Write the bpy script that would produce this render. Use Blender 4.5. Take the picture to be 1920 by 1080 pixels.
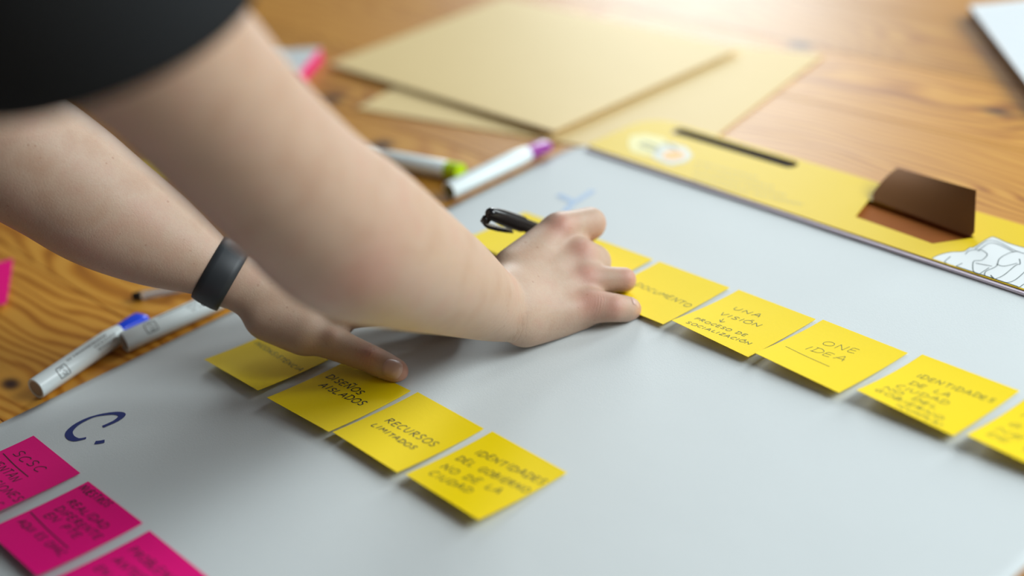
import bpy, bmesh, math, random
import numpy as np
from mathutils import Vector, Matrix, noise
from mathutils.bvhtree import BVHTree

for o in list(bpy.data.objects):
    bpy.data.objects.remove(o)
scene = bpy.context.scene
COL = scene.collection

# ------------------------------------------------------------------ camera
CAM_POS = Vector((0.81685, -0.63468, 0.55336))
CAM_R = Vector((0.660702, 0.739880, -0.126690))
CAM_U = Vector((-0.280452, 0.399857, 0.872617))
CAM_F = Vector((-0.696290, 0.541009, -0.471687))
cd = bpy.data.cameras.new('camera')
cd.sensor_width = 36.0
cd.lens = 50.0
cd.clip_start = 0.02
cd.dof.use_dof = True
cd.dof.focus_distance = 1.045
cd.dof.aperture_fstop = 1.7
cam = bpy.data.objects.new('camera', cd)
COL.objects.link(cam)
M = Matrix((CAM_R, CAM_U, -CAM_F)).transposed().to_4x4()
M.translation = CAM_POS
cam.matrix_world = M
scene.camera = cam

# ------------------------------------------------------------------ world, windows, added fill light, exposure
w = bpy.data.worlds.new('room_daylight')
scene.world = w
w.use_nodes = True
bg = w.node_tree.nodes['Background']
bg.inputs['Color'].default_value = (0.95, 0.96, 1.0, 1)
bg.inputs['Strength'].default_value = 0.10

def area(name, loc, target, sx, sy, power, color):
    d = bpy.data.lights.new(name, 'AREA')
    d.shape = 'RECTANGLE'; d.size = sx; d.size_y = sy
    d.energy = power; d.color = color
    o = bpy.data.objects.new(name, d)
    COL.objects.link(o)
    o.location = loc
    o.rotation_euler = (Vector(target) - Vector(loc)).to_track_quat('-Z', 'Y').to_euler()
    return o
area('window_light_far', (-2.15, 2.55, 1.15), (-0.1, 0.1, 0), 0.9, 2.0, 60, (0.90, 0.98, 1.0))
area('fill_light_far', (0.70, 3.0, 1.25), (0.1, 0.0, 0), 0.9, 1.8, 48, (0.90, 0.98, 1.0))  # added unseen area light: diffuse fill on the upper paper without table sheen
area('window_light_side', (1.60, 0.95, 1.30), (0.1, 0.0, 0.05), 1.2, 1.1, 52, (0.88, 0.97, 1.0))

vs = scene.view_settings
vs.view_transform = 'Standard'
vs.look = 'None'
vs.gamma = 1.0
vs.use_curve_mapping = False
vs.exposure = 0.0

# ------------------------------------------------------------------ measured positions (metres, table top at z = 0)
RARM = [(0.0698, -0.0446, 0.0326, 0.0285), (0.0746, -0.066, 0.0414, 0.0296), (0.0741, -0.0815, 0.0476, 0.0293), (0.096, -0.1315, 0.0958, 0.0386), (0.1278, -0.1856, 0.1458, 0.0453), (0.1597, -0.2387, 0.1968, 0.0504), (0.1739, -0.2741, 0.2412, 0.0462), (0.1831, -0.305, 0.2876, 0.0447), (0.1962, -0.3331, 0.3315, 0.0451), (0.2052, -0.3486, 0.3533, 0.0456), (0.2259, -0.3973, 0.4259, 0.0562)]
LARM = [(-0.069, -0.1906, 0.0595, 0.0204), (-0.0809, -0.1978, 0.0688, 0.0225), (-0.0926, -0.2065, 0.0761, 0.0237), (-0.0993, -0.2142, 0.0877, 0.0256), (-0.1269, -0.2368, 0.1132, 0.0389), (-0.1494, -0.26, 0.141, 0.0469), (-0.1676, -0.2781, 0.1683, 0.0501), (-0.1831, -0.296, 0.1918, 0.0516), (-0.2035, -0.3188, 0.217, 0.0491), (-0.1931, -0.3788, 0.3238, 0.0463), (-0.133, -0.4494, 0.4296, 0.0461)]
PALM = [[(0.0616, -0.0446, 0.0449, 0.0135), (0.0465, 0.0197, 0.0581, 0.011)], [(0.0687, -0.049, 0.0399, 0.0135), (0.0661, 0.0205, 0.0407, 0.011)], [(0.0784, -0.0559, 0.0347, 0.0135), (0.0823, 0.0089, 0.029, 0.0108)], [(0.0844, -0.0623, 0.0291, 0.0135), (0.1005, -0.0046, 0.0184, 0.0112)], [(0.0831, -0.0572, 0.0197, 0.0155), (0.0915, -0.0107, 0.0078, 0.0115)], [(0.055, -0.0218, 0.0277, 0.018), (0.0533, 0.02, 0.0251, 0.016)], [(0.0494, -0.0339, 0.0432, 0.016), (0.0269, 0.0089, 0.0408, 0.0135)], [(0.0504, -0.0351, 0.0511, 0.014), (0.0409, 0.0176, 0.0555, 0.0115)], [(0.0661, 0.0205, 0.0407, 0.0105), (0.0633, 0.0357, 0.0284, 0.0105)], [(0.0734, 0.0173, 0.0348, 0.0105), (0.0711, 0.0315, 0.0269, 0.009)], [(-0.0665, -0.1872, 0.0597, 0.015), (-0.0207, -0.1509, 0.0401, 0.0115)], [(-0.0804, -0.1786, 0.0584, 0.015), (-0.0353, -0.1291, 0.0402, 0.0115)], [(-0.0924, -0.1692, 0.055, 0.0145), (-0.0516, -0.1113, 0.0358, 0.011)], [(-0.1011, -0.1642, 0.0524, 0.014), (-0.0682, -0.0966, 0.0347, 0.0105)], [(-0.0557, -0.1956, 0.0447, 0.0165), (-0.0298, -0.181, 0.0339, 0.017)], [(-0.0523, -0.1699, 0.0374, 0.018), (-0.0332, -0.1449, 0.0272, 0.012)]]
FING = [[(0.0474, 0.0192, 0.0605, 0.0118), (0.0478, 0.0507, 0.0516, 0.0134), (0.0294, 0.0665, 0.0354, 0.0098), (0.014, 0.0693, 0.0189, 0.0085)], [(0.0675, 0.0193, 0.0416, 0.0118), (0.0641, 0.0369, 0.0286, 0.0118), (0.0465, 0.0509, 0.0176, 0.01), (0.0273, 0.0585, 0.0124, 0.009)], [(0.0836, 0.0078, 0.03, 0.0112), (0.1011, 0.032, 0.0255, 0.0096), (0.0879, 0.0453, 0.0138, 0.009), (0.0755, 0.0439, 0.0091, 0.008)], [(0.1016, -0.0056, 0.0198, 0.0116), (0.1147, 0.0053, 0.0172, 0.0111), (0.1171, 0.0151, 0.0124, 0.0104), (0.1155, 0.021, 0.0086, 0.0096)], [(0.0432, -0.0261, 0.0402, 0.014), (0.0189, 0.014, 0.0372, 0.0118), (0.0122, 0.0485, 0.0337, 0.01), (0.0102, 0.0675, 0.016, 0.009)], [(-0.0207, -0.1509, 0.0401, 0.0115), (0.0023, -0.1181, 0.0333, 0.0093), (0.0143, -0.0983, 0.0213, 0.008), (0.0231, -0.0804, 0.0119, 0.0075)], [(-0.0353, -0.1291, 0.0402, 0.0115), (-0.0072, -0.0954, 0.0309, 0.0095), (0.007, -0.0718, 0.0158, 0.0083), (0.015, -0.0553, 0.0059, 0.0077)], [(-0.0516, -0.1113, 0.0358, 0.011), (-0.024, -0.0731, 0.0219, 0.009), (-0.0106, -0.0526, 0.0108, 0.008), (-0.0019, -0.0387, 0.0033, 0.0074)], [(-0.0682, -0.0966, 0.0347, 0.01), (-0.0459, -0.0615, 0.0209, 0.008), (-0.0379, -0.0494, 0.0145, 0.0072), (-0.0297, -0.0374, 0.0076, 0.0067)], [(-0.0541, -0.189, 0.0458, 0.0165), (-0.0161, -0.17, 0.0263, 0.0128), (0.0144, -0.1554, 0.015, 0.0108), (0.0274, -0.1512, 0.0112, 0.0104), (0.037, -0.1485, 0.0087, 0.0094)]]
BUMP = [(0.0529, 0.017, 0.0648, 0.004), (0.0727, 0.019, 0.0462, 0.004), (0.0885, 0.0071, 0.0346, 0.0035), (0.1074, -0.0056, 0.024, 0.003), (-0.0082, -0.1705, 0.0331, 0.005), (0.0209, -0.157, 0.0206, 0.0045)]
RED = [(0.0551, 0.0143, 0.0689, 0.011), (0.0749, 0.0163, 0.0504, 0.011), (0.0902, 0.0048, 0.0381, 0.01), (0.1093, -0.0098, 0.0271, 0.013), (0.12, 0.0209, 0.0125, 0.008), (0.1099, 0.0324, 0.0299, 0.01), (0.052, 0.045, 0.0451, 0.012), (0.1971, -0.2614, 0.2003, 0.022), (0.1197, 0.0009, 0.0218, 0.01), (0.0428, -0.1469, 0.0082, 0.012), (0.0221, -0.161, 0.0226, 0.01)]
NAIL = [((0.0358, -0.1502, 0.0105), (0.0459, -0.1463, 0.0086), 0.015, 0.0138), ((0.1196, 0.0208, 0.0129), (0.1214, 0.0268, 0.0088), 0.009, 0.0095)]
CREASE = [((0.0212, -0.1595, 0.0215), (0.0424, -0.1521, 0.0135), 0.012, 0.003, 2.2), ((0.0945, -0.0737, 0.0371), (0.0975, -0.0545, 0.0335), 0.022, 0.0042, 1.2), ((0.1163, -0.0075, 0.0279), (0.1224, 0.0039, 0.0213), 0.01, 0.0022, 1.2)]
ART_PATCH = [(0.2516, 0.2143), (0.2528, 0.2286), (0.2574, 0.2378), (0.265, 0.2444), (0.2653, 0.2522), (0.2674, 0.2551), (0.2685, 0.2743), (0.2716, 0.2779), (0.2836, 0.2752), (0.2987, 0.2749), (0.3238, 0.2756), (0.3386, 0.2625), (0.3655, 0.2153), (0.3374, 0.2102), (0.3125, 0.2119), (0.2869, 0.2125), (0.2672, 0.2148)]
ART_LINES = [[(0.2652, 0.2119), (0.2626, 0.2219), (0.2615, 0.2315)], [(0.2736, 0.2191), (0.2748, 0.2273)], [(0.2736, 0.2191), (0.2826, 0.2152), (0.2887, 0.2137)], [(0.2686, 0.2409), (0.268, 0.248), (0.2738, 0.2534), (0.2801, 0.2517), (0.2831, 0.2478), (0.2839, 0.2394), (0.28, 0.2353), (0.2837, 0.2276), (0.2897, 0.2201), (0.297, 0.2166)], [(0.2699, 0.2523), (0.2724, 0.2723), (0.2978, 0.2667), (0.3162, 0.2674)], [(0.2737, 0.2504), (0.2747, 0.2686), (0.2966, 0.2644)], [(0.2988, 0.2178), (0.2961, 0.226), (0.2979, 0.2374), (0.2934, 0.2489), (0.2945, 0.2615), (0.2987, 0.2673)], [(0.296, 0.2404), (0.3024, 0.2404), (0.3078, 0.25)], [(0.308, 0.2172), (0.3098, 0.2283), (0.3088, 0.2463), (0.3102, 0.2502), (0.3054, 0.2571)], [(0.2829, 0.2329), (0.2953, 0.2355)], [(0.2945, 0.2206), (0.2948, 0.2323)], [(0.2887, 0.2137), (0.2995, 0.2127), (0.3086, 0.2162), (0.3176, 0.2197), (0.3204, 0.2272), (0.3192, 0.2434)], [(0.306, 0.2144), (0.3019, 0.2229), (0.3071, 0.2166)], [(0.2951, 0.2096), (0.3143, 0.209), (0.3258, 0.2102), (0.3286, 0.2176), (0.3294, 0.2265), (0.3359, 0.238)]]
HEX1 = [(-0.1147, 0.2568), (-0.1278, 0.2737), (-0.1176, 0.2844), (-0.0944, 0.287), (-0.0733, 0.2731), (-0.0632, 0.2533), (-0.0801, 0.2472), (-0.0999, 0.2459)]
HEX2 = [(-0.0736, 0.2469), (-0.0878, 0.2687), (-0.0811, 0.2816), (-0.0602, 0.2812), (-0.0425, 0.2704), (-0.0378, 0.2563), (-0.0451, 0.2425), (-0.0583, 0.2436)]
HEXMARK = [[(-0.1066, 0.2684), (-0.0945, 0.269), (-0.0826, 0.2653)], [(-0.1052, 0.2625), (-0.0927, 0.2604), (-0.0735, 0.2599)], [(-0.0878, 0.2753), (-0.0759, 0.276), (-0.0629, 0.2708)]]
HEX3 = [(-0.0639, 0.2507), (-0.0708, 0.2637), (-0.0629, 0.2708), (-0.0514, 0.2692), (-0.0465, 0.2615), (-0.0517, 0.2519)]
MICRO = [((-0.0301, 0.2611), (0.0431, 0.2641)), ((-0.0233, 0.2503), (0.0654, 0.2566)), ((-0.0165, 0.2397), (0.0871, 0.2494)), ((-0.0099, 0.2293), (0.1081, 0.2424))]
MK_BLUE = ((-0.1777, -0.3413, 0.0088), (-0.2098, -0.2289, 0.0088))
MK_PLAIN = ((-0.1846, -0.2604, 0.0088), (-0.179, -0.1356, 0.0088))
MK_PURPLE = ((-0.1788, 0.0812, 0.0088), (-0.1792, 0.2086, 0.0088))
MK_LIME = ((-0.2035, 0.1164, 0.0088), (-0.3505, 0.0853, 0.0088))
PEN_CLEAR = ((-0.2592, -0.2091, 0.004), (-0.2068, -0.1245, 0.004))
PINKBLK = ((-0.6403, 0.2564, 0.0), (-0.5816, 0.1797, 0.0))
PINKNOTE = [(-0.4443, -0.2435, 0.003), (-0.3509, -0.2904, 0.003)]
KNOTS = [(-0.2197, -0.3463), (-0.5155, 0.1811), (-0.35, 0.128), (-0.1524, 0.5707), (0.1294, 0.5116)]

# ------------------------------------------------------------------ helpers
def lin(r, g, b):
    def c(v):
        v /= 255.0
        return v / 12.92 if v <= 0.04045 else ((v + 0.055) / 1.055) ** 2.4
    return (c(r), c(g), c(b), 1.0)

def mat(name, color, rough=0.5, **kw):
    m = bpy.data.materials.new(name)
    m.use_nodes = True
    b = m.node_tree.nodes['Principled BSDF']
    b.inputs['Base Color'].default_value = color
    b.inputs['Roughness'].default_value = rough
    for k, v in kw.items():
        b.inputs[k.replace('_', ' ')].default_value = v
    return m

class NT:
    """small node-building helper"""
    def __init__(s, m):
        s.t = m.node_tree; s.b = s.t.nodes['Principled BSDF']
        s.out = s.t.nodes['Material Output']
    def n(s, typ, **props):
        x = s.t.nodes.new(typ)
        for k, v in props.items(): setattr(x, k, v)
        return x
    def link(s, a, b): s.t.links.new(a, b)
    def put(s, sock, v):
        if hasattr(v, 'is_linked') or hasattr(v, 'links'): s.t.links.new(v, sock)
        else: sock.default_value = v
    def math(s, op, a, b=0.0, c=0.0):
        x = s.n('ShaderNodeMath', operation=op)
        s.put(x.inputs[0], a); s.put(x.inputs[1], b); s.put(x.inputs[2], c)
        return x.outputs[0]
    def comb(s, a, b, c):
        x = s.n('ShaderNodeCombineXYZ')
        s.put(x.inputs[0], a); s.put(x.inputs[1], b); s.put(x.inputs[2], c)
        return x.outputs[0]
    def noise(s, vec, scale, detail=2.0, rough=0.5):
        x = s.n('ShaderNodeTexNoise')
        s.put(x.inputs['Vector'], vec)
        x.inputs['Scale'].default_value = scale
        x.inputs['Detail'].default_value = detail
        x.inputs['Roughness'].default_value = rough
        return x.outputs['Fac']
    def ramp(s, fac, stops):
        x = s.n('ShaderNodeValToRGB')
        s.put(x.inputs[0], fac)
        e = x.color_ramp.elements
        while len(e) < len(stops): e.new(0.5)
        for i, (p, c) in enumerate(stops):
            e[i].position = p; e[i].color = c
        return x.outputs[0]
    def mix(s, fac, a, b, mode='MIX'):
        x = s.n('ShaderNodeMix', data_type='RGBA', blend_type=mode)
        s.put(x.inputs[0], fac); s.put(x.inputs[6], a); s.put(x.inputs[7], b)
        return x.outputs[2]
    def bump(s, h, strength, dist):
        x = s.n('ShaderNodeBump')
        x.inputs['Strength'].default_value = strength
        x.inputs['Distance'].default_value = dist
        s.put(x.inputs['Height'], h)
        s.link(x.outputs[0], s.b.inputs['Normal'])

def link_obj(name, me, m, parent=None, smooth=True):
    o = bpy.data.objects.new(name, me)
    COL.objects.link(o)
    if m is not None:
        me.materials.clear()
        me.materials.append(m)
    if smooth:
        for p in me.polygons: p.use_smooth = True
    if parent is not None: o.parent = parent
    return o

def pydata(name, v, f, m, parent=None, smooth=True):
    me = bpy.data.meshes.new(name)
    me.from_pydata([tuple(a) for a in v], [], f)
    me.update()
    return link_obj(name, me, m, parent, smooth)

def bmobj(name, bm, m, parent=None, smooth=False):
    me = bpy.data.meshes.new(name)
    bmesh.ops.recalc_face_normals(bm, faces=bm.faces)
    bm.to_mesh(me); bm.free()
    return link_obj(name, me, m, parent, smooth)

def tag(o, label, cat, group=None, kind=None):
    o['label'] = label; o['category'] = cat
    if group: o['group'] = group
    if kind: o['kind'] = kind
    return o

def empty(name, loc, rz=0.0):
    o = bpy.data.objects.new(name, None)
    o.empty_display_size = 0.02
    o.location = loc; o.rotation_euler = (0, 0, rz)
    COL.objects.link(o)
    return o

def box_bm(x0, x1, y0, y1, z0, z1, bev=0.0, seg=2):
    bm = bmesh.new()
    bmesh.ops.create_cube(bm, size=1.0)
    for v in bm.verts:
        v.co = Vector((x0 + (v.co.x + .5) * (x1 - x0), y0 + (v.co.y + .5) * (y1 - y0), z0 + (v.co.z + .5) * (z1 - z0)))
    if bev > 0:
        bmesh.ops.bevel(bm, geom=bm.edges[:], offset=bev, segments=seg, profile=0.5, affect='EDGES')
    return bm

def smooth_line(pts, n=5):
    """Catmull-Rom through 2-D points"""
    if len(pts) < 3: return [tuple(p) for p in pts]
    out = []
    P = [pts[0]] + list(pts) + [pts[-1]]
    for i in range(1, len(P) - 2):
        p0, p1, p2, p3 = P[i - 1], P[i], P[i + 1], P[i + 2]
        for k in range(n):
            t = k / n
            out.append(tuple(0.5 * ((2 * p1[j]) + (-p0[j] + p2[j]) * t + (2 * p0[j] - 5 * p1[j] + 4 * p2[j] - p3[j]) * t * t + (-p0[j] + 3 * p1[j] - 3 * p2[j] + p3[j]) * t ** 3) for j in range(len(p1))))
    out.append(tuple(pts[-1]))
    return out

def ribbon(lines, width, V, Fc, surf):
    """flat strokes; lines in 2-D, surf maps (u,v) to 3-D; width a number or a function of direction"""
    for ln in lines:
        n = len(ln)
        if n < 2: continue
        base = len(V)
        for i, p in enumerate(ln):
            a = ln[max(i - 1, 0)]; b = ln[min(i + 1, n - 1)]
            dx, dy = b[0] - a[0], b[1] - a[1]
            L = math.hypot(dx, dy) or 1.0
            wd = width(dx / L, dy / L) if callable(width) else width
            nx, ny = -dy / L * wd / 2, dx / L * wd / 2
            V.append(surf(p[0] + nx, p[1] + ny)); V.append(surf(p[0] - nx, p[1] - ny))
        for i in range(n - 1):
            k = base + 2 * i
            Fc.append((k, k + 1, k + 3, k + 2))

# ------------------------------------------------------------------ handwriting: stroke capitals
O_ = [(.32, 1), (.08, .8), (0, .45), (.1, .1), (.33, 0), (.58, .15), (.66, .5), (.55, .88), (.3, 1)]
GLY = {
 'A': (.66, [[(0, 0), (.2, .55), (.36, 1), (.5, .5), (.62, -.04)], [(.08, .32), (.62, .38)]]),
 'B': (.55, [[(.02, 0), (.08, 1)], [(.05, 1), (.4, .95), (.42, .65), (.1, .52)], [(.1, .52), (.5, .45), (.5, .1), (.0, 0)]]),
 'C': (.55, [[(.55, .85), (.35, 1), (.08, .7), (.03, .3), (.2, .02), (.52, .1)]]),
 'D': (.62, [[(.05, 0), (.08, 1)], [(-.05, .98), (.35, .98), (.62, .6), (.45, .12), (-.03, 0)]]),
 'E': (.5, [[(.48, .95), (.08, .98), (.02, .5), (.05, .02), (.48, .05)], [(.04, .52), (.4, .56)]]),
 'F': (.5, [[(.05, 0), (.06, 1), (.5, .98)], [(.05, .52), (.4, .54)]]),
 'G': (.6, [[(.55, .88), (.3, 1), (.05, .65), (.08, .15), (.4, .02), (.55, .4), (.3, .42)]]),
 'H': (.6, [[(.03, 0), (.06, 1)], [(.55, 0), (.55, 1)], [(.05, .5), (.55, .52)]]),
 'I': (.22, [[(.08, 0), (.14, 1)]]),
 'J': (.5, [[(.4, 1), (.38, .15), (.2, 0), (.03, .15)]]),
 'L': (.46, [[(.1, 1), (.03, .05), (.46, .06)]]),
 'M': (.74, [[(0, 0), (.12, 1)], [(.12, 1), (.36, .35)], [(.36, .35), (.62, 1)], [(.62, 1), (.72, 0)]]),
 'N': (.64, [[(.02, 0), (.08, 1)], [(.08, 1), (.52, .02)], [(.52, .02), (.62, 1.05)]]),
 'O': (.66, [O_]),
 'P': (.52, [[(.05, 0), (.08, 1)], [(.02, .95), (.42, .95), (.46, .6), (.08, .48)]]),
 'Q': (.66, [O_, [(.4, .25), (.68, -.08)]]),
 'R': (.58, [[(.03, 0), (.08, 1)], [(.0, .95), (.42, .95), (.42, .62), (.08, .5)], [(.12, .5), (.56, 0)]]),
 'S': (.5, [[(.48, .88), (.25, 1), (.06, .8), (.2, .55), (.42, .38), (.36, .06), (.02, .08)]]),
 'T': (.56, [[(.28, 0), (.3, 1)], [(0, .98), (.58, 1)]]),
 'U': (.6, [[(.04, 1), (.05, .3), (.25, .0), (.5, .25), (.56, 1)]]),
 'V': (.6, [[(.0, 1), (.25, 0)], [(.25, 0), (.58, 1)]]),
 'Z': (.55, [[(.03, .97), (.52, .97)], [(.52, .97), (.02, .03)], [(.02, .03), (.55, .05)]]),
 '(': (.28, [[(.25, 1.05), (.05, .6), (.22, -.08)]]),
 ')': (.28, [[(.03, 1.05), (.22, .5), (.02, -.08)]]),
 '.': (.2, [[(.05, 0), (.12, .06)]]),
}
GLY['Ñ'] = (GLY['N'][0], GLY['N'][1] + [[(.1, 1.2), (.28, 1.32), (.42, 1.22), (.58, 1.34)]])
GLY['Ó'] = (GLY['O'][0], GLY['O'][1] + [[(.3, 1.18), (.5, 1.38)]])

def write(text, x0, y0, x1, y1, h, rnd):
    """strokes for a line of text whose baseline runs from (x0,y0) to (x1,y1); y grows upward here"""
    tot = sum((GLY[c][0] if c in GLY else .45) + .2 for c in text) - .2
    L = math.hypot(x1 - x0, y1 - y0)
    ux, uy = (x1 - x0) / L, (y1 - y0) / L
    sx = L / tot
    out = []; x = 0.0
    for c in text:
        if c not in GLY:
            x += .65; continue
        gw, st = GLY[c]
        jx, jy, js = rnd.uniform(-.04, .04), rnd.uniform(-.06, .06), rnd.uniform(.9, 1.1)
        for s in st:
            ln = []
            for (px_, py_) in smooth_line(s, 4):
                a = (x + px_ + jx + .1 * py_) * sx
                b = (py_ * js + jy) * h
                ln.append((x0 + ux * a - uy * b, y0 + uy * a + ux * b))
            out.append(ln)
        x += gw + .2
    return out

# ------------------------------------------------------------------ materials
def wood_material():
    m = mat('pine_wood', lin(196, 140, 70), 0.36, Specular_IOR_Level=0.42)
    t = NT(m)
    geo = t.n('ShaderNodeNewGeometry')
    sep = t.n('ShaderNodeSeparateXYZ'); t.link(geo.outputs['Position'], sep.inputs[0])
    X, Y = sep.outputs[0], sep.outputs[1]
    info = t.n('ShaderNodeObjectInfo')
    rnd = info.outputs['Random']
    off = t.math('MULTIPLY', rnd, 37.0)
    xs = t.math('ADD', X, off)
    n1 = t.noise(t.comb(t.math('MULTIPLY', xs, 2.2), t.math('MULTIPLY', Y, 5.0), off), 1.0, 2.0)
    n2 = t.noise(t.comb(t.math('MULTIPLY', xs, 6.0), t.math('MULTIPLY', Y, 14.0), off), 1.0, 2.0)
    yy = t.math('ADD', Y, t.math('MULTIPLY', t.math('SUBTRACT', n1, 0.5), 0.24))
    yy = t.math('ADD', yy, t.math('MULTIPLY', t.math('SUBTRACT', n2, 0.5), 0.012))
    knot_mask = None
    for (kx, ky), (sx, sy) in zip(KNOTS, ((.011, .0065), (.016, .012), (.014, .011), (.016, .009), (.016, .006))):
        dx = t.math('SUBTRACT', X, kx); dy = t.math('SUBTRACT', Y, ky)
        r2 = t.math('ADD', t.math('POWER', t.math('DIVIDE', dx, sx), 2.0), t.math('POWER', t.math('DIVIDE', dy, sy), 2.0))
        fall = t.math('EXPONENT', t.math('MULTIPLY', r2, -0.06))
        yy = t.math('SUBTRACT', yy, t.math('MULTIPLY', t.math('MULTIPLY', dy, fall), 0.75))
        k = t.math('EXPONENT', t.math('MULTIPLY', t.math('POWER', r2, 1.6), -0.7))
        knot_mask = k if knot_mask is None else t.math('MAXIMUM', knot_mask, k)
    ph = t.math('ADD', t.math('MULTIPLY', yy, 2 * math.pi / 0.0135), t.math('MULTIPLY', rnd, 40.0))
    ph = t.math('ADD', ph, t.math('MULTIPLY', t.noise(t.comb(t.math('MULTIPLY', xs, 1.5), t.math('MULTIPLY', Y, 55.0), off), 1.0, 1.0), 9.0))
    s = t.math('MULTIPLY_ADD', t.math('SINE', ph), 0.5, 0.5)
    s = t.math('POWER', s, 1.8)
    amp = t.noise(t.comb(t.math('MULTIPLY', xs, 1.0), t.math('MULTIPLY', Y, 9.0), 3.0), 1.0, 2.0)
    s = t.math('MULTIPLY', s, t.math('MULTIPLY_ADD', amp, 1.5, -0.15))
    fib = t.noise(t.comb(t.math('MULTIPLY', xs, 12.0), t.math('MULTIPLY', Y, 420.0), 1.0), 1.0, 2.0, 0.6)
    s = t.math('ADD', s, t.math('MULTIPLY', t.math('SUBTRACT', fib, 0.5), 0.30))
    c = t.ramp(s, [(0.0, lin(206, 146, 54)), (0.45, lin(186, 120, 30)), (1.0, lin(138, 78, 12))])
    tone = t.math('MULTIPLY_ADD', rnd, 0.28, 0.84)
    c = t.mix(1.0, c, t.comb(tone, tone, tone), 'MULTIPLY')
    c = t.mix(knot_mask, c, lin(58, 30, 16))
    t.link(c, t.b.inputs['Base Color'])
    t.link(t.math('MULTIPLY_ADD', fib, 0.16, 0.38), t.b.inputs['Roughness'])
    t.bump(s, 0.12, 0.0006)
    return m

def paper_material(name, col, rough=0.62, transl=0.0, fiber=0.012):
    m = mat(name, col, rough, Specular_IOR_Level=0.25)
    t = NT(m)
    tc = t.n('ShaderNodeTexCoord')
    n = t.noise(tc.outputs['Object'], 900.0, 3.0)
    nl = t.noise(tc.outputs['Object'], 14.0, 2.0)
    h = t.math('ADD', t.math('MULTIPLY', n, 0.25), nl)
    v = t.math('MULTIPLY_ADD', t.math('SUBTRACT', n, 0.5), fiber * 6, 1.0)
    c = t.mix(1.0, col, t.comb(v, v, v), 'MULTIPLY')
    t.link(c, t.b.inputs['Base Color'])
    t.bump(h, 0.10, 0.004)
    if transl > 0:
        tr = t.n('ShaderNodeBsdfTranslucent'); t.link(c, tr.inputs[0])
        mx = t.n('ShaderNodeMixShader'); mx.inputs[0].default_value = transl
        t.link(t.b.outputs[0], mx.inputs[1]); t.link(tr.outputs[0], mx.inputs[2])
        t.link(mx.outputs[0], t.out.inputs[0])
    return m

M_WOOD = wood_material()
M_PAGE = paper_material('page_paper', lin(226, 230, 232), 0.6)
M_SHEET = paper_material('white_paper', lin(210, 215, 215), 0.6)
M_YNOTE = paper_material('yellow_note_paper', lin(255, 224, 0), 0.6, 0.13)
M_PNOTE = paper_material('pink_note_paper', lin(252, 0, 134), 0.6, 0.10)
M_MANILA = paper_material('manila_paper', lin(238, 210, 150), 0.55, 0.05)
M_BOARD = paper_material('yellow_card', lin(228, 194, 26), 0.5)
M_KRAFT = paper_material('kraft_card', lin(130, 88, 52), 0.8)
M_KRAFT2 = paper_material('kraft_inside', lin(150, 84, 30), 0.8)
M_INK = mat('black_ink', lin(38, 38, 36), 0.6)
M_INKG = mat('greenish_ink', lin(74, 84, 30), 0.6)
M_INKP = mat('ink_on_pink', lin(70, 10, 44), 0.6)
M_BLUEINK = mat('blue_marker_ink', lin(30, 46, 118), 0.5)
M_WHITEP = mat('white_plastic', lin(236, 246, 246), 0.28)
M_ENDCAP = mat('grey_end_plastic', lin(170, 160, 148), 0.5)
M_BLUEP = mat('blue_plastic', lin(22, 70, 226), 0.25)
M_PURPLE = mat('purple_plastic', lin(158, 56, 156), 0.3)
M_LIME = mat('lime_plastic', lin(190, 222, 20), 0.35)
M_BLACKP = mat('black_plastic', lin(22, 22, 24), 0.22)
M_RUBBER = mat('black_rubber', lin(40, 44, 48), 0.5)
M_RUBBERLOGO = mat('embossed_black', lin(14, 14, 16), 0.3)
M_CLEAR = mat('clear_plastic', (0.95, 0.95, 0.95, 1), 0.08, Transmission_Weight=0.85, IOR=1.45)
M_BIND = mat('lilac_binding', lin(226, 212, 228), 0.4)
M_SLOTSHADE = mat('painted_slot_shade', lin(12, 10, 10), 0.8)  # near-black colour painting the shade in the open slot
M_PRINTW = mat('white_print', lin(222, 226, 226), 0.5)
M_PRINTL = mat('dark_print_line', lin(70, 84, 84), 0.5)
M_PRINTG = mat('grey_print', lin(168, 164, 118), 0.5)
M_PRINTO = mat('orange_print', lin(240, 170, 60), 0.5)
M_FLOOR = mat('floor_grey', lin(120, 112, 104), 0.6)
M_STEEL = mat('dark_steel', lin(50, 50, 52), 0.4, Metallic=0.8)
M_PAGES = mat('page_edges', lin(150, 132, 110), 0.7)

def shirt_material():
    m = mat('black_cotton', lin(26, 28, 29), 0.9)
    t = NT(m)
    tc = t.n('ShaderNodeTexCoord')
    n = t.noise(tc.outputs['Object'], 900.0, 2.0)
    t.link(t.mix(n, lin(23, 26, 28), lin(40, 43, 46)), t.b.inputs['Base Color'])
    t.b.inputs['Specular IOR Level'].default_value = 0.15
    t.bump(n, 0.3, 0.0008)
    return m
M_SHIRT = shirt_material()

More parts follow.
